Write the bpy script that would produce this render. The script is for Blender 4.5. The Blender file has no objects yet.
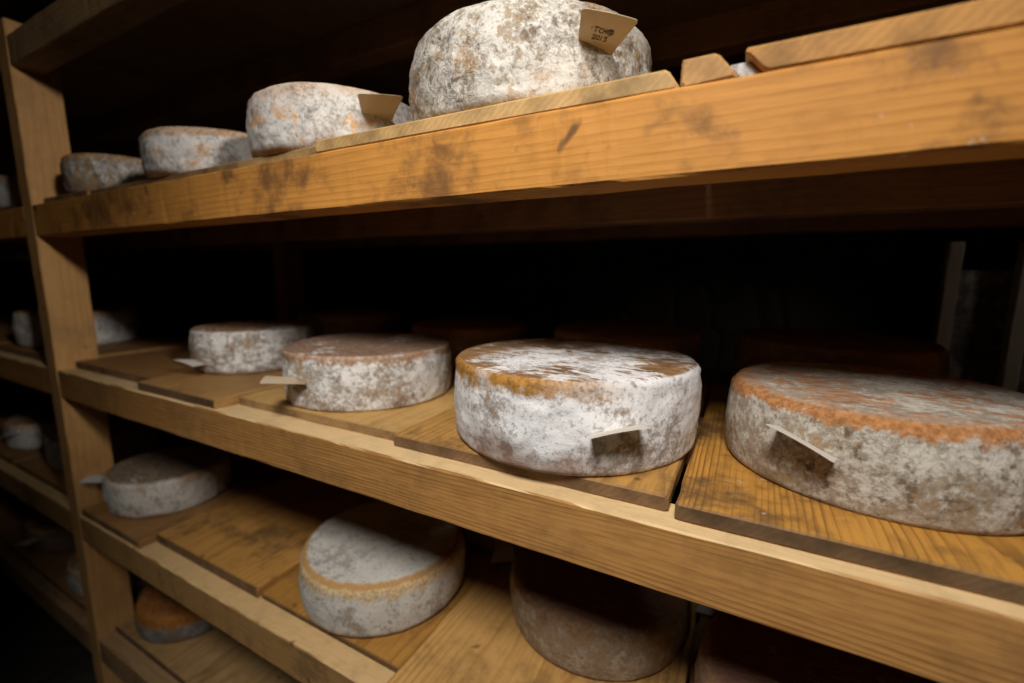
import bpy, bmesh, math, random
from mathutils import Vector, Matrix, noise

random.seed(7)
scene = bpy.context.scene
COL = scene.collection
PI = math.pi

# ------------------------------------------------------------------ helpers
def link_mesh(name, bm, mats, parent=None, smooth=True):
    me = bpy.data.meshes.new(name)
    bmesh.ops.recalc_face_normals(bm, faces=bm.faces)
    bm.to_mesh(me); bm.free()
    for m in (mats if isinstance(mats, (list, tuple)) else [mats]):
        me.materials.append(m)
    if smooth:
        me.polygons.foreach_set('use_smooth', [True] * len(me.polygons))
    ob = bpy.data.objects.new(name, me)
    COL.objects.link(ob)
    if parent: ob.parent = parent
    return ob

def tag(o, label, cat, group=None):
    o['label'] = label; o['category'] = cat
    if group: o['group'] = group
    return o

def struct(o):
    o['kind'] = 'structure'
    return o

# ------------------------------------------------------------------ node helpers
class NT:
    def __init__(self, name):
        self.m = bpy.data.materials.new(name); self.m.use_nodes = True
        self.t = self.m.node_tree; self.t.nodes.clear()
        self.out = self.n('ShaderNodeOutputMaterial')
    def n(self, ty, **kw):
        nd = self.t.nodes.new(ty)
        for k, v in kw.items(): setattr(nd, k, v)
        return nd
    def l(self, a, b): self.t.links.new(a, b)
    def put(self, sock, v):
        if isinstance(v, bpy.types.NodeSocket): self.l(v, sock)
        else:
            if sock.type == 'RGBA' and len(v) == 3: v = (*v, 1)
            sock.default_value = v
    def math(self, op, a, b=0.0, c=None, clamp=False):
        nd = self.n('ShaderNodeMath', operation=op); nd.use_clamp = clamp
        self.put(nd.inputs[0], a); self.put(nd.inputs[1], b)
        if c is not None: self.put(nd.inputs[2], c)
        return nd.outputs[0]
    def mix(self, f, a, b, blend='MIX'):
        nd = self.n('ShaderNodeMix', data_type='RGBA', blend_type=blend)
        self.put(nd.inputs[0], f); self.put(nd.inputs[6], a); self.put(nd.inputs[7], b)
        return nd.outputs[2]
    def ss(self, x, a, b, lo=0.0, hi=1.0):
        nd = self.n('ShaderNodeMapRange', interpolation_type='SMOOTHSTEP')
        self.put(nd.inputs[0], x)
        for i, v in zip((1, 2, 3, 4), (a, b, lo, hi)): self.put(nd.inputs[i], v)
        return nd.outputs[0]
    def obj(self, loc=(0, 0, 0), scale=(1, 1, 1), rot=(0, 0, 0)):
        tc = self.n('ShaderNodeTexCoord'); mp = self.n('ShaderNodeMapping')
        self.l(tc.outputs['Object'], mp.inputs[0])
        mp.inputs['Location'].default_value = loc; mp.inputs['Scale'].default_value = scale
        mp.inputs['Rotation'].default_value = rot
        return mp.outputs[0]
    def noise(self, vec, scale, detail=4, rough=.55, dist=0.0):
        nd = self.n('ShaderNodeTexNoise')
        self.l(vec, nd.inputs['Vector'])
        nd.inputs['Scale'].default_value = scale; nd.inputs['Detail'].default_value = detail
        nd.inputs['Roughness'].default_value = rough; nd.inputs['Distortion'].default_value = dist
        return nd.outputs[0]
    def rawxyz(self):
        tc = self.n('ShaderNodeTexCoord'); s = self.n('ShaderNodeSeparateXYZ')
        self.l(tc.outputs['Object'], s.inputs[0]); return s.outputs
    def nrm(self):
        tc = self.n('ShaderNodeTexCoord'); s = self.n('ShaderNodeSeparateXYZ')
        self.l(tc.outputs['Normal'], s.inputs[0]); return s.outputs
    def finish(self, col, rough, height=None, strength=.4, dist=.002, spec=.3):
        b = self.n('ShaderNodeBsdfPrincipled')
        self.put(b.inputs['Base Color'], col); self.put(b.inputs['Roughness'], rough)
        b.inputs['Specular IOR Level'].default_value = spec
        if height is not None:
            bp = self.n('ShaderNodeBump'); bp.inputs['Strength'].default_value = strength
            bp.inputs['Distance'].default_value = dist
            self.l(height, bp.inputs['Height']); self.l(bp.outputs[0], b.inputs['Normal'])
        self.l(b.outputs[0], self.out.inputs[0])
        return self.m

# ------------------------------------------------------------------ wood
def wood(name, light, dark, axis='X', seed=0.0, ring=38, ringamt=.55, dirt=.35, dirtcol=(.10, .06, .035),
         mould=.12, end=None, rough=.62, worn=None):
    """sawn softwood, rings running along `axis`; `end` = colour of the sawn end faces"""
    k = NT(name)
    if axis == 'X': sc, ro = (.10, 1, 1), (0, 0, 0)
    elif axis == 'Y': sc, ro = (1, .10, 1), (0, 0, 0)
    else: sc, ro = (1, 1, .10), (0, 0, 0)
    off = (seed * 1.37, seed * .73 + .11, seed * .41 - .05)
    P = k.obj(loc=off, scale=sc)
    Pi = k.obj(loc=off)
    warp = k.noise(P, 7, 3, .5)
    # ring radius about an off-face pith
    w = k.n('ShaderNodeTexWave', wave_type='RINGS', rings_direction=axis, wave_profile='SAW')
    mp = k.obj(loc=(random.uniform(-.02, .02) + (0 if axis == 'X' else random.uniform(-.3, .1)),
                    random.uniform(.0, .1) if axis == 'X' else 0, random.uniform(.05, .14)),
               scale=sc)
    va = k.n('ShaderNodeVectorMath', operation='MULTIPLY_ADD')
    nz = k.n('ShaderNodeTexNoise'); k.l(P, nz.inputs['Vector']); nz.inputs['Scale'].default_value = 8
    nz.inputs['Detail'].default_value = 4; nz.inputs['Roughness'].default_value = .4
    k.l(nz.outputs[1], va.inputs[0]); va.inputs[1].default_value = (.07, .07, .07); k.l(mp, va.inputs[2])
    k.l(va.outputs[0], w.inputs['Vector'])
    w.inputs['Scale'].default_value = ring; w.inputs['Distortion'].default_value = .6
    w.inputs['Detail'].default_value = 2; w.inputs['Detail Scale'].default_value = 2
    rings = k.math('POWER', w.outputs['Fac'], 2.2)
    rings = k.math('MULTIPLY', rings, k.ss(k.noise(P, 16, 3), .28, .56, .35, 1.0))
    fib = k.noise(P, 190, 3, .6)                      # fibres along the grain
    blot = k.noise(Pi, 6.5, 5, .62)
    sp = k.noise(Pi, 34, 5, .65, .4)
    col = k.mix(k.math('MULTIPLY', k.ss(rings, .10, .95), ringamt), light, dark)
    col = k.mix(k.ss(fib, .42, .70, 0, .42), col, dark)
    col = k.mix(k.ss(warp, .4, .7, 0, .35), col, tuple(c * .78 for c in light))
    dm = k.math('MULTIPLY', k.ss(k.math('ADD', blot, k.math('MULTIPLY', sp, .45)), .68, .92), dirt)
    col = k.mix(dm, col, dirtcol)
    spots = k.ss(k.noise(Pi, 21, 2, .5, .3), .70, .76, 0, min(1, dirt * 1.6))
    col = k.mix(spots, col, dirtcol)
    mm = k.math('MULTIPLY', k.ss(k.noise(Pi, 48, 6, .7), .60, .76), k.ss(k.noise(Pi, 5, 2), .48, .68))
    col = k.mix(k.math('MULTIPLY', mm, mould * 4, clamp=True), col, (.74, .70, .62))
    h = k.math('ADD', k.math('MULTIPLY', fib, .6), k.math('MULTIPLY', rings, .3))
    if worn is not None:      # upper face: pale sawn wood, lightened further by painted-in light from above
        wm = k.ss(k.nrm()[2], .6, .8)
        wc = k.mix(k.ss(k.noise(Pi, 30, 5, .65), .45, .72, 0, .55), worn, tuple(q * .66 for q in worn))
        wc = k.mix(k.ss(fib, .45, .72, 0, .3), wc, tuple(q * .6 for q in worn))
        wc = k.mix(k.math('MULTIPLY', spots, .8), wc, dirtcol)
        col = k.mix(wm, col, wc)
    if end is not None:
        nn = k.nrm()['XYZ'.index(axis)]
        em = k.ss(k.math('ABSOLUTE', nn), .6, .8)
        hat = k.n('ShaderNodeTexWave', bands_direction='DIAGONAL')
        k.l(k.obj(scale=(1, 0, -1.1)), hat.inputs['Vector'])
        hat.inputs['Scale'].default_value = 62; hat.inputs['Distortion'].default_value = 5
        hat.inputs['Detail'].default_value = 3
        ec = k.mix(k.ss(k.noise(Pi, 15, 5, .6), .35, .7), end, tuple(c * .42 for c in end))
        ec = k.mix(k.math('MULTIPLY', hat.outputs['Fac'], .26), ec, tuple(c * .4 for c in end))
        ec = k.mix(k.math('MULTIPLY', mm, mould * 3, clamp=True), ec, (.70, .64, .54))
        col = k.mix(em, col, ec)
    return k.finish(col, rough, h, .35, .0015, .25)

def plank(bm, lo, hi, axis, segs=40, ch=.0025, jit=.0009, seed=0, shear=(0, 0), warp=0.0):
    """a sawn timber: chamfered section swept along `axis` with wavering arrises. shear=(start,end) slants the ends' long
    sides (used for mitred board edges)"""
    ai = 'XYZ'.index(axis); o = [i for i in range(3) if i != ai]
    a0, a1, b0, b1 = lo[o[0]], hi[o[0]], lo[o[1]], hi[o[1]]
    base = [(a0 + ch, b0), (a1 - ch, b0), (a1, b0 + ch), (a1, b1 - ch), (a1 - ch, b1), (a0 + ch, b1), (a0, b1 - ch), (a0, b0 + ch)]
    L0, L1 = lo[ai], hi[ai]; rows = []
    ts = [0, ch * .8 / (L1 - L0)] + [i / segs for i in range(1, segs)] + [1 - ch * .8 / (L1 - L0), 1]
    for n, t in enumerate(ts):
        s = L0 + (L1 - L0) * t; row = []
        inset = ch * .8 if n in (0, len(ts) - 1) else 0
        for j, (a, b) in enumerate(base):
            q = Vector((s * 14, j * 3.1 + seed, seed * 1.7))
            da = jit * noise.noise(q) * 2 + jit * 1.2 * max(0, noise.noise(q * 4.3) - .25) * (1 if a < (a0 + a1) / 2 else -1) * 3
            db = jit * noise.noise(q + Vector((9.1, 4, 2))) * 2
            aa = a + da + (inset if a < (a0 + a1) / 2 else -inset)
            bb = b + db + (inset if b < (b0 + b1) / 2 else -inset) + warp * math.sin(t * PI)
            fz = (bb - b0) / (b1 - b0)
            if shear[0] and a < (a0 + a1) / 2: aa += shear[0] * fz
            if shear[1] and a > (a0 + a1) / 2: aa += shear[1] * fz
            v = [0, 0, 0]; v[ai] = s; v[o[0]] = aa; v[o[1]] = bb
            row.append(bm.verts.new(v))
        rows.append(row)
    for r in range(len(rows) - 1):
        for j in range(8):
            k = (j + 1) % 8
            bm.faces.new((rows[r][j], rows[r][k], rows[r + 1][k], rows[r + 1][j]))
    bm.faces.new(rows[0]); bm.faces.new(rows[-1])

def timber(name, lo, hi, axis, mat, parent=None, **kw):
    """mesh with its origin at the middle of its underside"""
    c = Vector(((lo[0] + hi[0]) / 2, (lo[1] + hi[1]) / 2, lo[2]))
    bm = bmesh.new()
    plank(bm, [lo[i] - c[i] for i in range(3)], [hi[i] - c[i] for i in range(3)], axis, **kw)
    ob = link_mesh(name, bm, mat, parent, smooth=False)
    ob.location = c
    return ob

# ------------------------------------------------------------------ the cellar
def stone(name, col, col2, seed, scale=5.0):
    k = NT(name); P = k.obj(loc=(seed, seed * .3, 0))
    br = k.n('ShaderNodeTexVoronoi', feature='DISTANCE_TO_EDGE'); k.l(P, br.inputs['Vector']); br.inputs['Scale'].default_value = scale
    n1 = k.noise(P, 4, 6, .6); n2 = k.noise(P, 40, 5, .65)
    c = k.mix(k.ss(n1, .3, .7), col, col2)
    c = k.mix(k.ss(n2, .45, .75, 0, .5), c, tuple(x * .5 for x in col))
    c = k.mix(k.ss(br.outputs[0], 0, .04, .6, 0), c, tuple(x * .35 for x in col))
    h = k.math('ADD', k.ss(br.outputs[0], 0, .08), k.math('MULTIPLY', n2, .4))
    return k.finish(c, .9, h, .6, .01, .1)

ROOM = dict(x0=-3.2, x1=3.6, y0=-2.1, y1=1.45, z0=-1.25, z1=1.62)
def slab(name, lo, hi, mat, n=24, amp=.006):
    bm = bmesh.new()
    plank(bm, lo, hi, 'X', segs=n, ch=.002, jit=.0)
    return struct(link_mesh(name, bm, mat, None, smooth=False))
M_wall = stone('dark cellar stone', (.11, .10, .09), (.085, .078, .07), 1.3)
M_plas = stone('limewashed cellar plaster', (.58, .54, .48), (.48, .44, .39), 9.2, 1.5)
M_floor = stone('worn cellar floor', (.07, .06, .05), (.045, .04, .035), 4.1, 2.5)
M_ceil = stone('cellar ceiling plaster', (.58, .54, .48), (.48, .44, .39), 7.7, 1.2)
r = ROOM; T = .12
slab('floor', (r['x0'] - T, r['y0'] - T, r['z0'] - T), (r['x1'] + T, r['y1'] + T, r['z0']), M_floor)
slab('ceiling', (r['x0'] - T, r['y0'] - T, r['z1']), (r['x1'] + T, r['y1'] + T, r['z1'] + T), M_ceil)
slab('wall_back', (r['x0'] - T, r['y1'], r['z0']), (r['x1'] + T, r['y1'] + T, r['z1']), M_wall)
slab('wall_front', (r['x0'] - T, r['y0'] - T, r['z0']), (r['x1'] + T, r['y0'], r['z1']), M_plas)
slab('wall_left', (r['x0'] - T, r['y0'], r['z0']), (r['x0'], r['y1'], r['z1']), M_wall)
slab('wall_right', (r['x1'], r['y0'], r['z0']), (r['x1'] + T, r['y1'], r['z1']), M_plas)

# ------------------------------------------------------------------ the rack
# tops of the rails of the five shelf levels, top to bottom
Z_, A_, B_, C_, D_ = .8225, .4284, 0.0, -.4188, -.812
HGT = {Z_: .0695, A_: .0771, B_: .0748, C_: .0751, D_: .075}
DEEP = .059
OR_L, OR_D = (.58, .265, .058), (.36, .145, .026)      # honey coloured pine
TN_L, TN_D = (.50, .255, .078), (.19, .08, .02)    # paler, older pine
M_railA = wood('honey pine rail', OR_L, OR_D, 'X', 2.0, 30, .55, .9, (.16, .075, .028), .42)
M_railB = wood('tan pine rail', TN_L, TN_D, 'X', 5.0, 58, 1.0, .45, (.16, .09, .04), .16, worn=(.74, .53, .28))  # paler top face: pale wood plus overhead light in its colour
M_railC = wood('grimy pine rail', (.45, .26, .095), (.24, .125, .04), 'X', 8.0, 34, .5, .55, (.12, .07, .04), .1, worn=(.68, .46, .22))  # top face likewise lightened with painted overhead light
M_railD = wood('dull brown rail', (.36, .23, .11), (.2, .12, .06), 'X', 11.0, 34, .5, .5, (.09, .06, .04), .05)
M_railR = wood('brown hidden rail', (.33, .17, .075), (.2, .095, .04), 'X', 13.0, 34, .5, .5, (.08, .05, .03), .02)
M_post = wood('yellow pine post', (.56, .31, .115), (.38, .19, .06), 'Z', 3.0, 26, .4, .3, (.17, .10, .05), .05, end=(.34, .2, .09))

rack = bpy.data.objects.new('shelf_rack', None); COL.objects.link(rack)
rack.location = (0, 0, r['z0'])
tag(rack, 'large yellow pine cellar rack of square posts and long rails carrying all the cheese', 'rack')
def rack_part(name, lo, hi, axis, mat, **kw):
    o = timber(name, lo, hi, axis, mat, None, **kw)
    o.parent = rack; o.location = Vector(o.location) - Vector(rack.location)
    return o
PW = .0615
for px in (0.0, 2.36, -2.36):
    for (y0, y1, ztop) in ((0.0, .0916, .862), (.68, .772, .862)):
        rack_part('post', (px - PW, y0, r['z0']), (px, y1, ztop), 'Z', M_post, segs=60, seed=px * 3 + y0 * 7, jit=.0008)
i = 0
for (X0, X1) in ((0.0, 2.36 - PW), (-2.36, -PW)):
    for z in (Z_, A_, B_, C_, D_):
        h = HGT[z]; i += 1
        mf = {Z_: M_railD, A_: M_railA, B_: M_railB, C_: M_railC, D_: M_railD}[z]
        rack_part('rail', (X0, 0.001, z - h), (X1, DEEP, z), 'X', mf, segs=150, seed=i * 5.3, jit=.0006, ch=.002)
        for yy in (.355, .69):
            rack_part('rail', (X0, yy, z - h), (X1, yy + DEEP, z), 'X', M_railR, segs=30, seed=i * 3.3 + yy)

# ------------------------------------------------------------------ loose boards on the rails
def bmat(seed, light, dark, end, dirt=.4, mould=.1, ring=30, ra=.6):
    return wood('shelf board wood', light, dark, 'Y', seed, ring, ra, dirt, (.12, .065, .03), mould, end=end)
YB = .775
def board(x0, x1, y0, z, th, mat, label, group=None, seed=0, shear=(0, 0), y1=YB, jit=.0009, rz=0.0):
    o = timber('shelf_board', (x0, y0, z), (x1, y1, z + th), 'Y', mat, None, segs=26, seed=seed, shear=shear, jit=jit)
    o.rotation_euler.z = rz
    return tag(o, label, 'board', group or 'loose boards laid across the rails')
gold, gold_d = (.54, .265, .052), (.20, .09, .02)
brn, brn_d = (.38, .20, .07), (.19, .09, .03)
pale, pale_d = (.60, .37, .13), (.38, .20, .06)
# middle level (B)
board(.004, .424, .0377, B_, .020, bmat(1, brn, brn_d, (.24, .14, .07), .45), 'brown board against the left post on the middle shelf', seed=1)
board(.4285, .730, .0066, B_, .0203, bmat(2, (.46, .26, .09), brn_d, (.17, .10, .055), .4), 'brown board jutting flush with the rail edge, left of the second middle-shelf wheel', seed=2)
board(.737, 1.150, .0482, B_, .0175, bmat(3, pale, pale_d, (.40, .25, .11), .45), 'pale board set back under the second wheel of the middle shelf', seed=3)
board(1.156, 1.5575, .0330, B_, .0200, bmat(4, (.53, .29, .08), brn_d, (.24, .14, .07), .75), 'board with dark end grain under the big white wheel at the centre', seed=4)
board(1.5655, 1.985, .0210, B_, .0195, bmat(5, gold, gold_d, (.17, .105, .055), 1.0, .2, 52, 1.0), 'golden ridged board under the orange-rimmed wheel at right', seed=5)
board(1.990, 2.290, .0300, B_, .0200, bmat(6, gold, gold_d, (.2, .12, .06)), 'dim board at the right end of the middle shelf', seed=6)
# upper level (A)
board(.004, .262, .022, A_, .019, bmat(7, brn, brn_d, (.30, .18, .08)), 'brown board beside the left post on the upper shelf, under the smallest far wheel', seed=7)
board(.2635, .7455, .026, A_, .019, bmat(8, brn, brn_d, (.34, .2, .09)), 'brown board on the upper shelf under the second wheel from the post', seed=8)
board(.747, 1.0568, .024, A_, .019, bmat(9, pale, pale_d, (.46, .30, .13)), 'thin-edged board on the upper shelf bearing the wheel with the blank brown tag', seed=9)
board(1.058, 1.5500, .004, A_, .019, bmat(10, pale, pale_d, (.60, .38, .16), .3, .25), 'pale board with one slanting corner, carrying the tall wheel with the written tag', seed=10, shear=(0, -.012))
board(1.5492, 1.5985, .003, A_, .0235, bmat(11, (.58, .33, .12), gold_d, (.55, .30, .11), .2, .1), 'short-ended orange board stub with a slanted side right of the tall wheel', seed=11, shear=(0, -.019))
board(1.618, 2.290, .002, A_, .0225, bmat(12, (.58, .33, .12), gold_d, (.52, .255, .07), .45, .1), 'wide orange board at the right end of the upper shelf', seed=12, shear=(-.019, 0))
# lower level (C)
board(.004, .330, .006, C_, .020, bmat(13, brn, brn_d, (.26, .16, .08), .5), 'dull board beside the left post on the lower shelf, flush with its rail', seed=13)
board(.336, .753, .041, C_, .0265, bmat(14, (.56, .285, .075), (.30, .15, .03), (.2, .12, .06), .75), 'thick golden board on the lower shelf, standing prouder than the dark one beside it', seed=14)
board(.7585, 1.141, .0455, C_, .0130, bmat(15, (.46, .23, .05), (.23, .10, .02), (.17, .1, .05), .4), 'thin dark golden board under the grey wheel with the cream rim', seed=15)
board(1.1445, 1.575, .0030, C_, .0200, bmat(16, (.62, .355, .12), (.36, .18, .04), (.5, .32, .15), .5, .1, 24, .8), 'light board with streaky grain on the lower shelf, under the dull brown wheel', seed=16)
board(1.580, 2.290, .02, C_, .0200, bmat(17, brn, brn_d, (.3, .2, .1)), 'shadowed board at the right end of the lower shelf', seed=17)
# bottom level (D)
board(.004, .40, .040, D_, .020, bmat(18, (.44, .28, .12), brn_d, (.16, .1, .06), .5), 'board on the bottom shelf beside the left post, under the orange-topped wheel', seed=18)
board(.405, .82, .03, D_, .020, bmat(19, (.44, .28, .12), brn_d, (.25, .16, .08), .5), 'board on the bottom shelf, second from the left post', seed=19)
# top level (Z): only undersides in view
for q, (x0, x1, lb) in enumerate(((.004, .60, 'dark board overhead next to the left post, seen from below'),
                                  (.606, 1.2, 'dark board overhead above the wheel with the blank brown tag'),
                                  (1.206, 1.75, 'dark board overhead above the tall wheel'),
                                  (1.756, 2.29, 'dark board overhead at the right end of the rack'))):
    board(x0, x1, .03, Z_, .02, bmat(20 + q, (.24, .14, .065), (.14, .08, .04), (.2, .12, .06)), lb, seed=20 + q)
# left bay
for q, (z, nm) in enumerate(((Z_, 'top'), (A_, 'upper'), (B_, 'middle'), (C_, 'lower'), (D_, 'bottom'))):
    board(-.62, -.068 if z != Z_ else .002, .03 if z != Z_ else .096, z, .02, bmat(30 + q, brn, brn_d, (.22, .13, .06)), 'dark board on the %s shelf of the next bay, just left of the post' % nm, seed=30 + q, y1=YB if z != Z_ else .675)
    board(-2.29, -1.306, .03, z, .02, bmat(50 + q, brn, brn_d, (.22, .13, .06)), 'dark board on the %s shelf of the next bay, at its far end' % nm, seed=50 + q)
    board(-1.30, -.626, .03, z, .02, bmat(40 + q, brn, brn_d, (.22, .13, .06)), 'dark board on the %s shelf of the next bay, far left' % nm, seed=40 + q)

# mouldy batten showing in the slanted slot of the upper shelf
k = NT('furry grey mould'); P = k.obj()
c = k.mix(k.ss(k.noise(P, 60, 5, .6), .35, .62), (.14, .12, .11), (.50, .49, .49))
M_mould = k.finish(c, .95, k.noise(P, 220, 4), .8, .002, .05)
o = timber('batten', (1.5992, .012, A_), (1.6172, .70, A_ + .0150), 'Y', M_mould, None, segs=40, ch=.002, jit=.0004, seed=3, shear=(-.0118, -.0118))
tag(o, 'batten furred with grey-white mould in the slanted slot between upper shelf boards', 'batten')

# ------------------------------------------------------------------ cheese wheels
def rind(name, h, seed, white=.5, wcol=(.80, .785, .77), gcol=(.42, .40, .38), base=(.40, .27, .15), base2=(.24, .14, .07),
         crack=.4, crackcol=(.11, .065, .035), crscale=62, rim=.4, rimcol=(.66, .33, .08), rimw=.22, topw=.35,
         topcol=(.40, .24, .12), topcol2=(.20, .115, .06), streak=(1.0, 3.2), foot=.3, footcol=(.20, .10, .055), orange=0.0,
         bump=.55, scale=1.0, crackdir=None, rimdir=None, footdir=None, rimline=None, rimtop=0.0, R=.16):
    k = NT(name)
    off = (seed * 1.91, seed * .57, seed * .83)
    P = k.obj(loc=off)
    x, y, z = k.rawxyz()
    zr = k.math('DIVIDE', z, h)
    nz = k.nrm()[2]
    big = k.noise(P, 11 * scale, 4, .6)
    mid = k.noise(P, 42 * scale, 7, .68)
    fine = k.noise(P, 170 * scale, 5, .65)
    cr = k.noise(P, crscale * scale, 5, .62, 1.6)
    def dirw(ang, lo, hi):
        d = k.math('ADD', k.math('MULTIPLY', x, math.cos(math.radians(ang))), k.math('MULTIPLY', y, math.sin(math.radians(ang))))
        return k.ss(k.math('DIVIDE', d, k.math('ADD', r0, .001)), lo, hi)
    r0 = k.math('SQRT', k.math('ADD', k.math('MULTIPLY', x, x), k.math('MULTIPLY', y, y)))
    # worn crust under the mould
    col = k.mix(k.ss(k.math('ADD', k.math('MULTIPLY', big, .6), k.math('MULTIPLY', fine, .4)), .38, .62), base, base2)
    if orange:
        om = k.math('MULTIPLY', k.ss(k.noise(k.obj(loc=(off[0] + 5, off[1], off[2])), 22, 6, .70), .52, .62), orange)
        om = k.math('MULTIPLY', om, k.ss(zr, .35, .75, 1, .15))
    # mould bloom: crust -> grey -> white
    gr = k.noise(P, 130 * scale, 8, .78)
    mk = k.math('ADD', k.math('MULTIPLY', mid, .42), k.math('MULTIPLY', gr, .58))
    mk = k.math('ADD', mk, k.math('MULTIPLY', k.math('SUBTRACT', big, .5), .42))
    cw = .5 + (.5 - white) * .26
    side = k.ss(mk, cw - .10, cw - .01)
    mcol = k.mix(k.ss(mk, cw - .025, cw + .065), gcol, wcol)
    mcol = k.mix(k.ss(fine, .54, .68, 0, .6), mcol, tuple(q * .6 for q in gcol))
    # top
    tp = k.obj(loc=off, scale=(streak[0], streak[1], 1), rot=(0, 0, .25))
    ts = k.noise(tp, 42, 7, .7); tb = k.noise(P, 9, 3, .55)
    tm = k.math('ADD', ts, k.math('MULTIPLY', k.math('SUBTRACT', tb, .5), .9))
    topmask = k.ss(tm, .62 - .3 * topw, .72 - .3 * topw)
    tbase = k.mix(k.ss(k.noise(tp, 55, 5, .65), .40, .62), topcol, topcol2)
    top = k.mix(topmask, tbase, mcol)
    sidec = k.mix(side, col, mcol)
    vein = k.ss(k.math('ABSOLUTE', k.math('SUBTRACT', cr, .5)), .0, .045, 1, 0)
    pit = k.ss(k.noise(P, crscale * 1.35 * scale, 6, .68, .15), .51, .66)
    cm = k.math('MULTIPLY', k.math('MAXIMUM', k.math('MULTIPLY', vein, .38), pit), k.ss(k.noise(P, 8, 3), .66 - .4 * crack, .84 - .4 * crack))
    if crackdir is not None: cm = k.math('MULTIPLY', cm, dirw(crackdir, .35, .85))
    sidec = k.mix(k.math('MULTIPLY', cm, min(.8, crack * 1.4), clamp=True), sidec, crackcol)
    if orange: sidec = k.mix(om, sidec, rimcol)
    # foot of the wheel, damp and brown
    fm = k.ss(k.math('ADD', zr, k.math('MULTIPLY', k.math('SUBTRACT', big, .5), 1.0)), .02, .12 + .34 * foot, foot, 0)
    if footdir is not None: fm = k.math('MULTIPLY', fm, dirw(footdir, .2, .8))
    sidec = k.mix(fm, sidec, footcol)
    isup = k.ss(nz, .72, .93)
    c = k.mix(isup, sidec, top)
    # rubbed rim
    rd = k.math('ABSOLUTE', k.math('SUBTRACT', zr, .955))
    rn = k.math('ADD', rd, k.math('MULTIPLY', k.math('SUBTRACT', mid, .5), .5))
    rm = k.math('MULTIPLY', k.ss(rn, rimw * .35, rimw, 1, 0), k.ss(k.noise(P, 7, 3), .60 - .4 * rim, .72 - .4 * rim))
    rm = k.math('MULTIPLY', rm, k.ss(nz, .80, .995, 1, .0))
    if rimtop:
        tr = k.math('ADD', k.math('DIVIDE', r0, R), k.math('MULTIPLY', k.math('SUBTRACT', mid, .5), .35))
        tr = k.math('MULTIPLY', k.ss(tr, .84, .97, 0, rimtop), k.ss(zr, .93, 1.0))
        rm = k.math('MAXIMUM', rm, tr)
    if rimdir is not None: rm = k.math('MULTIPLY', rm, dirw(rimdir, -.1, .75))
    c = k.mix(k.math('MULTIPLY', rm, min(1, rim * 1.5), clamp=True), c, k.mix(k.ss(fine, .35, .65), rimcol, tuple(q * .55 for q in rimcol)))
    if rimline is not None:
        ln = k.ss(k.math('ABSOLUTE', k.math('ADD', k.math('SUBTRACT', zr, .962), k.math('MULTIPLY', k.math('SUBTRACT', mid, .5), .10))), .012, .045, 1, 0)
        ln = k.math('MULTIPLY', ln, k.ss(nz, .93, .995, 1, 0))
        c = k.mix(k.math('MULTIPLY', ln, .85), c, rimline)
    hgt = k.math('ADD', k.math('MULTIPLY', mid, 1.0), k.math('MULTIPLY', fine, .45))
    hgt = k.math('SUBTRACT', hgt, k.math('MULTIPLY', cm, .5))
    return k.finish(c, .88, hgt, bump, .004, .12)

def wheel_mesh(R, h, seed, rt=.014, rb=.016, bulge=.003, dome=.002, rough=.0013, wob=.004, nth=200, dents=(), topdrop=0.0):
    prof = [(f, 0.0) for f in (0.0, R * .35, R * .7)]
    for i in range(0, 7):
        a = PI / 2 * i / 6; prof.append((R - rb + rb * math.sin(a), rb - rb * math.cos(a)))
    ns = 26
    for i in range(1, ns):
        z = rb + (h - rb - rt) * i / ns; prof.append((R + bulge * math.sin(PI * (z - rb) / (h - rb - rt)), z))
    for i in range(0, 9):
        a = PI / 2 * i / 8; prof.append((R - rt + rt * math.cos(a), h - rt + rt * math.sin(a)))
    for i in range(1, 22):
        f = (R - rt) * (1 - i / 22); prof.append((f, h + dome * (1 - (f / (R - rt)) ** 2)))
    prof.append((0.0, h + dome))
    bm = bmesh.new(); rings = []
    sv = Vector((seed * 3.7, seed * 1.9, seed * 2.3))
    for (rr, z) in prof:
        if rr == 0.0:
            rings.append([bm.verts.new((0, 0, z))]); continue
        row = []
        for j in range(nth):
            a = 2 * PI * j / nth; ca, sa = math.cos(a), math.sin(a)
            p = Vector((rr * ca, rr * sa, z))
            low = noise.noise(p * 9 + sv) * wob
            mid = noise.noise(p * 38 + sv) * rough * 1.6 + noise.noise(p * 95 + sv) * rough
            zz, q = z, rr
            if z > .002:
                edge = min(1, z / .012)
                if z >= h - rt * .3 and rr < R - rt:          # top face moves up and down
                    zz = z + low * .5 + mid
                else:
                    q = rr + (low + mid) * edge
                    zz = z + low * .35 * edge
                if topdrop: zz -= topdrop * (z / h) * (.5 + .5 * noise.noise(p * 5 + sv))
                for (da, dz, dw, dd) in dents:
                    dA = (a - da + PI) % (2 * PI) - PI
                    g = math.exp(-(dA * R / dw) ** 2 - ((z - dz) / (dw * .55)) ** 2)
                    q -= dd * g
            row.append(bm.verts.new((q * ca, q * sa, zz)))
        rings.append(row)
    for i in range(len(rings) - 1):
        a, b = rings[i], rings[i + 1]
        for j in range(nth):
            jj = (j + 1) % nth
            if len(a) == 1: bm.faces.new((a[0], b[j], b[jj]))
            elif len(b) == 1: bm.faces.new((a[j], a[jj], b[0]))
            else: bm.faces.new((a[j], a[jj], b[jj], b[j]))
    return bm

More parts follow.
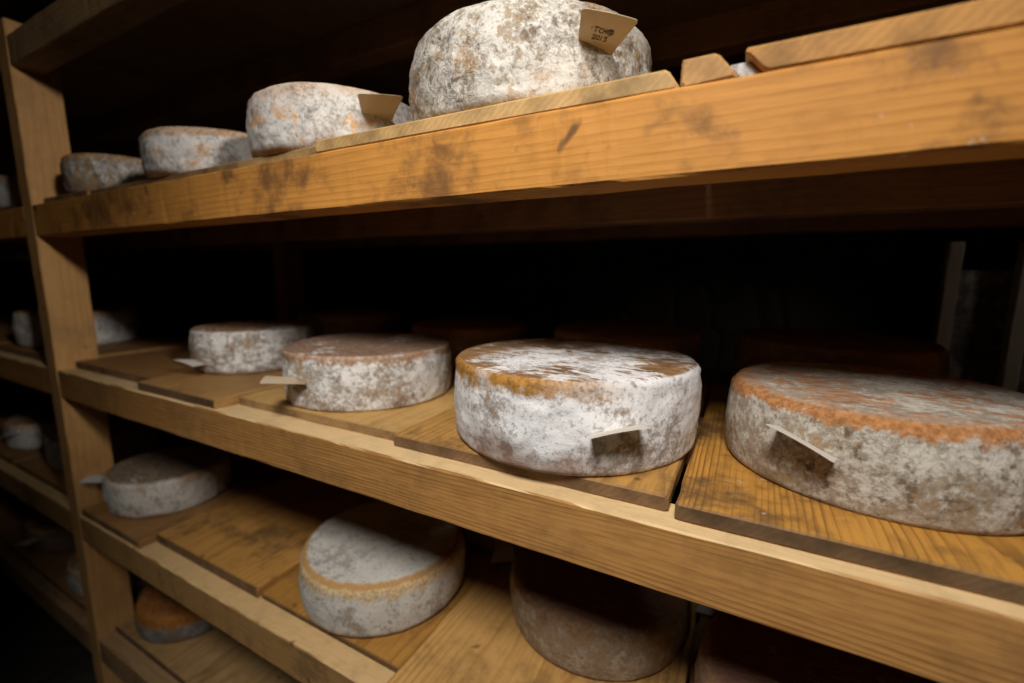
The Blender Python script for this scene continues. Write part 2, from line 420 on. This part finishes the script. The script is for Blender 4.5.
G_W = {'A': 'cheese wheels on the upper shelf', 'B': 'cheese wheels on the middle shelf', 'C': 'cheese wheels on the lower shelf',
       'D': 'cheese wheels on the bottom shelf'}
def wheel(x, y, z, R, h, seed, label, group, mesh={}, skin={}):
    bm = wheel_mesh(R, h, seed, **mesh)
    ob = link_mesh('cheese_wheel', bm, rind('cheese rind', h, seed, R=R, **skin))
    ob.location = (x, y, z - .0008)
    return tag(ob, label, 'cheese', group)
zA, zB = A_ + .019, B_ + .02

# --- middle shelf
wheel(.474, .254, B_ + .0203, .140, .105, 1.0, 'whitish wheel nearest the left post on the middle shelf, with a pale tag', G_W['B'],
      dict(rt=.008, rough=.0016), dict(white=.62, crack=.5, gcol=(.36, .33, .3), rim=.2, topw=.1, scale=.8))
wheel(.929, .216, B_ + .0177, .165, .102, 2.0, 'white mottled wheel with a brown top rim, second from the post on the middle shelf', G_W['B'],
      dict(rt=.008, rb=.010, rough=.0014, dome=.0), dict(white=.62, crack=.35, gcol=(.42, .39, .36), rim=.5, rimcol=(.45, .22, .08), rimw=.14, topw=.12,
      topcol=(.31, .20, .14), topcol2=(.19, .125, .09), foot=.25))
wheel(1.386, .191, B_ + .0200, .181, .1195, 3.0, 'big white mould-covered wheel with a brown streaked top, at the centre of the photo', G_W['B'],
      dict(rt=.011, rb=.012, rough=.0013, wob=.004), dict(white=.70, crack=.3, wcol=(.82, .82, .84), gcol=(.44, .42, .41), rim=.9, rimcol=(.50, .25, .06),
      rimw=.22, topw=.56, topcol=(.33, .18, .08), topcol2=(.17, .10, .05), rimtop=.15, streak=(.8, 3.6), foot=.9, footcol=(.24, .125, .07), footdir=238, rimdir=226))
wheel(1.768, .243, B_ + .0195, .164, .106, 4.0, 'wheel with an orange rim and brown-veined beige side, at the right of the middle shelf', G_W['B'],
      dict(rt=.018, rb=.010, rough=.0008, wob=.004), dict(white=.56, crack=1.0, wcol=(.60, .56, .50), gcol=(.36, .31, .25), base=(.42, .30, .17), crackcol=(.12, .075, .04),
      bump=.42, crscale=72, crackdir=275, rim=1.0, rimcol=(.53, .245, .095), rimw=.13, rimtop=.85, topw=.6, topcol=(.52, .27, .14), topcol2=(.30, .17, .11), streak=(1, 2.2), foot=.35, footcol=(.30, .21, .12)))
# --- upper shelf
wheel(.170, .150, zA, .130, .094, 5.0, 'small sagging grey wheel nearest the left post on the upper shelf', G_W['A'],
      dict(rt=.012, wob=.006, topdrop=.012), dict(white=.42, crack=.75, gcol=(.4, .38, .36), scale=.75))
wheel(.588, .160, zA, .150, .087, 6.0, 'white-grey wheel on the upper shelf, second from the post, without a tag', G_W['A'],
      dict(rt=.016), dict(white=.68, crack=.4, wcol=(.70, .69, .68), orange=.6, scale=.85, foot=.2))
wheel(.944, .160, zA, .150, .097, 7.0, 'white wheel with orange patches and a blank brown tag, upper shelf', G_W['A'],
      dict(rt=.012), dict(white=.70, crack=.4, wcol=(.66, .64, .62), orange=.9, rimcol=(.66, .32, .07), rim=.25, foot=.45))
wheel(1.314, .175, zA, .168, .128, 8.0, 'tall round-shouldered white wheel on the upper shelf with a written tag', G_W['A'],
      dict(rt=.041, rb=.018, rough=.0022, wob=.006, dome=.008), dict(white=.64, crack=.7, wcol=(.61, .585, .54), gcol=(.32, .275, .22), base=(.48, .33, .18), base2=(.30, .18, .08),
      crscale=52, rim=.2, topw=.6, foot=.45, footcol=(.25, .14, .06), orange=.65, rimcol=(.40, .22, .08), bump=.75))
# --- lower shelf
wheel(.131, .176, C_ + .0200, .150, .104, 9.0, 'grey wheel by the left post on the lower shelf, with bluish white tag', G_W['C'],
      dict(rt=.018, wob=.006), dict(white=.66, crack=.4, wcol=(.70, .67, .62), gcol=(.40, .37, .33), topw=.16, topcol=(.34, .26, .18), topcol2=(.2, .15, .1), scale=.7))
wheel(.963, .203, C_ + .0130, .170, .110, 10.0, 'smooth grey wheel with a cream rim on the lower shelf', G_W['C'],
      dict(rt=.022, rb=.022, rough=.0007, wob=.003), dict(white=.72, crack=.08, wcol=(.60, .575, .53), gcol=(.36, .34, .31), rim=1.0, rimcol=(.72, .52, .28), rimw=.26, rimline=(.44, .24, .08), topw=1.3,
      foot=.1, bump=.35))
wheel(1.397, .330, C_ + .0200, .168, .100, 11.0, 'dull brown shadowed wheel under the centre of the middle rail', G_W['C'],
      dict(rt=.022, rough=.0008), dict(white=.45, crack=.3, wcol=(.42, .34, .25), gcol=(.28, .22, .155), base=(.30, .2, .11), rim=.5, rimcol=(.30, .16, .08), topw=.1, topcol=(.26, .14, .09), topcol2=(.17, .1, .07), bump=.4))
wheel(1.755, .230, C_ + .0200, .165, .110, 12.0, 'pinkish brown wheel cut off by the lower photo edge, below the middle rail', G_W['C'],
      dict(rt=.035, rough=.0008), dict(white=.5, crack=.3, wcol=(.60, .50, .45), gcol=(.42, .31, .25), base=(.42, .24, .15), base2=(.32, .17, .1), rim=.3, topw=.1, topcol=(.33, .17, .12), topcol2=(.25, .13, .09), bump=.35))
# --- bottom shelf
wheel(.150, .190, D_ + .0200, .140, .088, 13.0, 'dark wheel with a rust-orange top on the bottom shelf by the left post', G_W['D'],
      dict(rt=.02), dict(white=.55, crack=.5, wcol=(.30, .29, .28), gcol=(.16, .155, .15), base=(.25, .16, .08), rim=1.0, rimw=.5, rimcol=(.42, .17, .035), topw=.0, topcol=(.36, .14, .035), topcol2=(.22, .09, .03), bump=.4))
# --- rear row, dim
LO = dict(nth=110)
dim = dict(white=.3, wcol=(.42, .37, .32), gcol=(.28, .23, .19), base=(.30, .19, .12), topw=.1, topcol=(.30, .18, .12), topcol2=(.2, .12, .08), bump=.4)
wheel(1.375, .560, B_ + .0200, .160, .122, 14.0, 'dim wheel in the shadow right behind the big white central wheel', G_W['B'], LO, dim)
wheel(1.770, .600, B_ + .0195, .165, .122, 15.0, 'dim brown wheel in the shadow behind the orange-rimmed wheel', G_W['B'], LO, dim)
wheel(.470, .590, B_ + .0203, .160, .120, 16.0, 'dim brown wheel in the shadow behind the middle-shelf wheel nearest the post', G_W['B'], LO, dim)
wheel(.930, .590, B_ + .0177, .160, .110, 17.0, 'dim wheel in the shadow behind the second middle-shelf wheel', G_W['B'], LO, dim)
wheel(1.120, .530, C_ + .0155, .155, .100, 18.0, 'shadowed wheel behind the smooth grey one on the lower shelf, with a grey tag', G_W['C'], LO, dim)
wheel(1.640, .590, C_ + .0200, .160, .100, 19.0, 'shadowed wheel behind the dull brown one on the lower shelf, with a dim tag', G_W['C'], LO, dim)
# --- next bay, left of the post
gm = dict(white=.6, wcol=(.58, .57, .55), gcol=(.36, .34, .32), bump=.4, scale=.8)
wheel(-.44, .20, A_ + .02, .150, .105, 20.0, 'grey wheel on the upper shelf of the next bay, left of the post', G_W['A'], LO, gm)
wheel(-.44, .20, B_ + .02, .155, .115, 21.0, 'dark grey wheel on the middle shelf of the next bay, left of the post', G_W['B'], LO, gm)
wheel(-.42, .22, C_ + .02, .155, .105, 22.0, 'dim grey wheel on the lower shelf of the next bay, left of the post', G_W['C'], LO, gm)
wheel(-.26, .18, D_ + .02, .150, .100, 23.0, 'pale greenish wheel on the bottom shelf of the next bay, at the lower left edge', G_W['D'], LO,
      dict(gm, wcol=(.52, .54, .46)))
wheel(-.80, .21, C_ + .02, .150, .100, 24.0, 'almost black wheel farther along the lower shelf of the next bay', G_W['C'], LO, gm)
wheel(-.72, .20, D_ + .02, .150, .100, 25.0, 'dim brown wheel farther along the bottom shelf of the next bay', G_W['D'], LO, dim)

# ------------------------------------------------------------------ paper tags
def paper(name, col, trans=.35, stain=(.42, .28, .14), st=.5):
    k = NT(name); P = k.obj()
    x, y, z = k.rawxyz()
    n1 = k.noise(P, 60, 4, .6)
    c = k.mix(k.ss(n1, .35, .7, 0, .22), col, tuple(q * .75 for q in col))
    # damp brown stain creeping out of the cheese
    dm = k.ss(k.math('ADD', y, k.math('MULTIPLY', k.math('SUBTRACT', n1, .5), .02)), .0, .014, st, 0)
    c = k.mix(dm, c, stain)
    d = k.n('ShaderNodeBsdfDiffuse'); t = k.n('ShaderNodeBsdfTranslucent'); m = k.n('ShaderNodeMixShader')
    k.l(c, d.inputs[0]); k.l(c, t.inputs[0]); m.inputs[0].default_value = trans
    k.l(d.outputs[0], m.inputs[1]); k.l(t.outputs[0], m.inputs[2]); k.l(m.outputs[0], k.out.inputs[0])
    return k.m
M_cream = paper('cream card', (.70, .585, .43), .27)
M_white = paper('white card', (.84, .80, .74), .25, st=.3)
M_blue = paper('cool white card', (.78, .80, .84), .25, st=.2)
M_grey = paper('grey card', (.78, .78, .80), .2, st=.2)
M_ink = NT('black ink'); M_ink = M_ink.finish((.03, .025, .025), .7)

def frame(wx, wy, R, phi, z, tilt, yaw, roll):
    o = Vector((math.sin(phi), -math.cos(phi), 0)); Pn = Vector((wx, wy, 0)) + o * R; Pn.z = z
    a = phi + yaw
    out = Vector((math.sin(a), -math.cos(a), 0)); side = Vector((math.cos(a), math.sin(a), 0)); up = Vector((0, 0, 1))
    dr = out * math.cos(tilt) + up * math.sin(tilt)
    n = side.cross(dr)
    if n.z < 0: n = -n
    sd = side * math.cos(roll) + n * math.sin(roll)
    n2 = sd.cross(dr)
    M = Matrix((( sd.x, dr.x, n2.x, Pn.x), (sd.y, dr.y, n2.y, Pn.y), (sd.z, dr.z, n2.z, Pn.z), (0, 0, 0, 1)))
    return M, n2.z
def paper_tag(wh, prm, mat, label, ins=.007, th=.0006, curl=.0015):
    wx, wy, R = wh; phi, z, tilt, yaw, roll, wi, wo, ln = prm
    M, sgn = frame(wx, wy, R, phi, z, tilt, yaw, roll)
    bm = bmesh.new()
    rc = .0045
    nx, ny = 14, 12
    def half(t):      # half width at distance t, corners rounded at the outer end
        w = wi / 2 + (wo - wi) / 2 * max(0, t) / ln
        d = ln - t
        if d < rc: w -= rc - math.sqrt(max(0, rc * rc - (rc - d) ** 2))
        return w
    ts = [-ins + (ln + ins) * i / ny for i in range(ny)] + [ln - rc * .9, ln - rc * .6, ln - rc * .3, ln - rc * .08, ln]
    ts = sorted(t for t in ts)
    top, bot = [], []
    for t in ts:
        w = half(t); a, b = [], []
        for i in range(nx + 1):
            x = -w + 2 * w * i / nx
            zc = curl * ((x / (wo / 2)) ** 2) * max(0, t / ln)
            a.append(bm.verts.new((x, t, zc + th / 2))); b.append(bm.verts.new((x, t, zc - th / 2)))
        top.append(a); bot.append(b)
    for r_ in range(len(ts) - 1):
        for i in range(nx):
            bm.faces.new((top[r_][i], top[r_][i + 1], top[r_ + 1][i + 1], top[r_ + 1][i]))
            bm.faces.new((bot[r_][i], bot[r_ + 1][i], bot[r_ + 1][i + 1], bot[r_][i + 1]))
        bm.faces.new((top[r_][0], top[r_ + 1][0], bot[r_ + 1][0], bot[r_][0]))
        bm.faces.new((top[r_][nx], bot[r_][nx], bot[r_ + 1][nx], top[r_ + 1][nx]))
    for i in range(nx):
        bm.faces.new((top[0][i], bot[0][i], bot[0][i + 1], top[0][i + 1]))
        bm.faces.new((top[-1][i], top[-1][i + 1], bot[-1][i + 1], bot[-1][i]))
    ob = link_mesh('paper_tag', bm, mat, smooth=False)
    ob.matrix_world = M
    tag(ob, label, 'tag', 'paper tags stuck into the cheeses')
    return ob, sgn
A4t, sgn = paper_tag((1.314, .175, .168), (.91, .513, .28, -.27, -.13, .043, .062, .045), M_cream,
          'cream tag with handwritten letters and 2015 stuck in the tall upper-shelf wheel')
paper_tag((.944, .16, .15), (1.19, .504, .33, -.32, .10, .047, .066, .051), M_cream, 'blank brown-looking tag stuck in the upper-shelf wheel left of the tall one')
paper_tag((.474, .254, .14), (.04, .051, .15, .18, -.20, .044, .062, .043), M_white, 'white tag in the middle-shelf wheel nearest the left post')
paper_tag((.929, .216, .165), (.01, .071, .15, -.75, 0, .044, .059, .062), M_cream, 'cream tag jutting left from the second middle-shelf wheel')
paper_tag((1.386, .193, .180), (.63, .081, .26, -.28, .23, .055, .069, .045), M_white, 'white tag seen nearly edge-on in the big central wheel', ins=.01)
paper_tag((1.765, .245, .164), (-.51, .083, .28, .24, -.35, .060, .068, .042), M_white, 'slanting edge-on tag in the orange-rimmed wheel at right', ins=.01)
paper_tag((.131, .176, .150), (-.66, C_ + .02 + .075, .22, -.1, 0, .042, .058, .05), M_blue, 'bluish white tag in the lower-shelf wheel against the left post')
paper_tag((1.12, .53, .155), (.25, C_ + .054, -.14, .22, .15, .038, .059, .049), M_grey, 'grey tag peeping out between two lower-shelf wheels, right of the cream-rimmed one')
paper_tag((1.640, .59, .160), (-.235, C_ + .05, -.25, -.13, .40, .043, .039, .045), M_grey, 'dim grey tag between the dull brown and the pinkish wheel on the lower shelf')
paper_tag((-.80, .21, .15), (.5, C_ + .09, .1, 0, .1, .042, .06, .05), M_blue, 'small dim tag at the left photo edge on the lower shelf of the next bay')
paper_tag((-.72, .20, .15), (.4, D_ + .09, .1, 0, .1, .042, .06, .05), M_blue, 'small dim tag at the lower left photo edge, bottom shelf of next bay')

# handwriting on the underside of the tall wheel's tag; x = reading direction, y = down the lines (mm)
def arc(cx, cy, rx, ry, a0, a1, n=12):
    return [(cx + rx * math.cos(math.radians(a0 + (a1 - a0) * i / n)), cy + ry * math.sin(math.radians(a0 + (a1 - a0) * i / n))) for i in range(n + 1)]
ST = []
ST += [[(-12.2, 1.0), (-12.0, 2.0)]]                                   # stray tick
ST += [[(-9.8, .2), (-5.6, .2)], [(-7.9, .2), (-8.3, 4.6)]]                # T
ST += [arc(-3.6, 2.7, 1.5, 1.9, -50, -310)]                                # C
ST += [[(-1.2, .6), (-1.5, 4.6)], [(-1.35, 2.6), (.8, 2.4)], [(1.1, .5), (.8, 4.6)]]   # H
ST += [arc(4.6, 2.6, 2.5, 2.4, 40, 380, 20), arc(4.5, 2.6, 1.1, 1.1, 0, 360, 12), [(5.6, 1.5), (5.5, 3.2), (6.3, 3.7)]]   # @
ST += [arc(-7.6, 8.2, 1.3, 1.1, 190, 380, 8) + [(-8.8, 11.0), (-6.0, 10.9)]]   # 2
ST += [arc(-3.9, 9.1, 1.2, 1.8, 0, 360, 14)]                               # 0
ST += [[(-.9, 7.2), (-1.3, 11.2)]]                                         # 1
ST += [[(4.4, 7.0), (2.0, 7.1), (1.8, 8.8)] + arc(2.4, 9.9, 1.5, 1.3, -80, 130, 8)]   # 5
bm = bmesh.new()
sx = -1 if sgn > 0 else 1   # seen from below
hw = .00042
for st in ST:
    pts = []
    for (x, y) in st:
        # written across the card, lines sloping slightly; origin in its middle
        X = (x + 2.2) * .00128 - .0005; Y = .0185 - (y - 5.6) * .00145
        pts.append(Vector((X, Y, .0006 + .0015 * ((X / .031) ** 2) * (Y / .045) )))
    for a, b in zip(pts[:-1], pts[1:]):
        d = (b - a); d.z = 0
        if d.length < 1e-6: continue
        d.normalize(); nn = Vector((-d.y, d.x, 0)) * hw; e = d * hw * .7
        lo = [bm.verts.new(p) for p in (a - e + nn, b + e + nn, b + e - nn, a - e - nn)]
        hi_ = [bm.verts.new(v.co + Vector((0, 0, .0003))) for v in lo]
        bm.faces.new(lo); bm.faces.new(hi_[::-1])
        for q in range(4): bm.faces.new((lo[q], lo[(q + 1) % 4], hi_[(q + 1) % 4], hi_[q]))
hwm = link_mesh('handwriting', bm, M_ink, A4t, smooth=False)
hwm['label'] = 'black handwritten letters and year'

# ------------------------------------------------------------------ dim things behind the rack at right
k = NT('rough grey panel'); P = k.obj()
vn = k.n('ShaderNodeTexWave', bands_direction='X'); k.l(P, vn.inputs['Vector']); vn.inputs['Scale'].default_value = 12
vn.inputs['Distortion'].default_value = 7; vn.inputs['Detail'].default_value = 3
c = k.mix(k.ss(k.noise(P, 22, 6, .7), .40, .68), (.10, .085, .075), (.40, .36, .32))
c = k.mix(k.math('MULTIPLY', vn.outputs['Fac'], .5), c, (.09, .08, .07))
M_panel = k.finish(c, .9, k.noise(P, 60, 5), .6, .004, .1)
M_strip = wood('weathered grey batten', (.50, .42, .33), (.36, .29, .22), 'Z', 21, 34, .4, .3)

pn = bpy.data.objects.new('framed_panel', None); COL.objects.link(pn); pn.location = (2.2, .95, r['z0'])
tag(pn, 'dim rough grey panel between upright battens, in the dark behind the rack at right', 'panel')
def pn_part(name, lo, hi, axis, mat, **kw):
    o = timber(name, lo, hi, axis, mat, None, **kw); o.parent = pn; o.location = Vector(o.location) - Vector(pn.location)
pn_part('panel', (2.035, .955, r['z0']), (2.42, .975, .274), 'X', M_panel, segs=30)
for bx in (2.014, 2.135, 2.40):
    pn_part('batten', (bx, .925, r['z0']), (bx + .027, .9545, .337), 'Z', M_strip, segs=40, seed=bx)

# ------------------------------------------------------------------ light: a shaded cellar lamp under the ceiling, in front of the rack
def spot(name, loc, target, energy, size, blend, soft, col):
    L = bpy.data.lights.new(name, 'SPOT'); L.energy = energy; L.spot_size = math.radians(size); L.spot_blend = blend
    L.shadow_soft_size = soft; L.color = col
    o = bpy.data.objects.new(name, L); COL.objects.link(o); o.location = loc
    o.rotation_euler = (Vector(target) - Vector(loc)).to_track_quat('-Z', 'Y').to_euler()
    return o
spot('cellar_lamp', (1.65, -.85, 1.20), (1.34, .10, -.28), 119, 79, 1.0, .22, (1.0, .94, .86))
spot('side_lamp', (3.10, -.55, 1.03), (-.02, .06, .36), 140, 28, 1.0, .09, (1.0, .93, .84))
spot('panel_fill', (2.75, .62, .80), (2.03, .95, .2), 3.0, 40, .6, .05, (1.0, .93, .84))  # added fill spot behind the rack, only to brighten the dim panel

W = bpy.data.worlds.new('cellar dark'); scene.world = W; W.use_nodes = True
W.node_tree.nodes['Background'].inputs[0].default_value = (.02, .018, .016, 1)
W.node_tree.nodes['Background'].inputs[1].default_value = 1.0

# ------------------------------------------------------------------ camera
cam = bpy.data.cameras.new('camera'); co = bpy.data.objects.new('camera', cam); COL.objects.link(co)
F = Vector((-.46437278, .87285477, -.14994157)); R_ = Vector((.88250606, .47027955, .00449484)); U = Vector((-.0744378, .13023706, .98868464))
co.matrix_world = Matrix(((R_.x, U.x, -F.x, 1.61867), (R_.y, U.y, -F.y, -.45), (R_.z, U.z, -F.z, .25993), (0, 0, 0, 1)))
cam.sensor_width = 36; cam.lens = 442.42 * 36 / 1024; cam.clip_start = .01; cam.clip_end = 50
cam.dof.use_dof = True; cam.dof.focus_distance = .535; cam.dof.aperture_fstop = 1.9
scene.camera = co

vs = scene.view_settings
scene.display_settings.display_device = 'sRGB'
vs.view_transform = 'Standard'; vs.look = 'None'; vs.exposure = -0.12; vs.gamma = 1.0; vs.use_curve_mapping = False
try:
    scene.cycles.use_denoising = True
    scene.cycles.max_bounces = 8
except Exception:
    pass
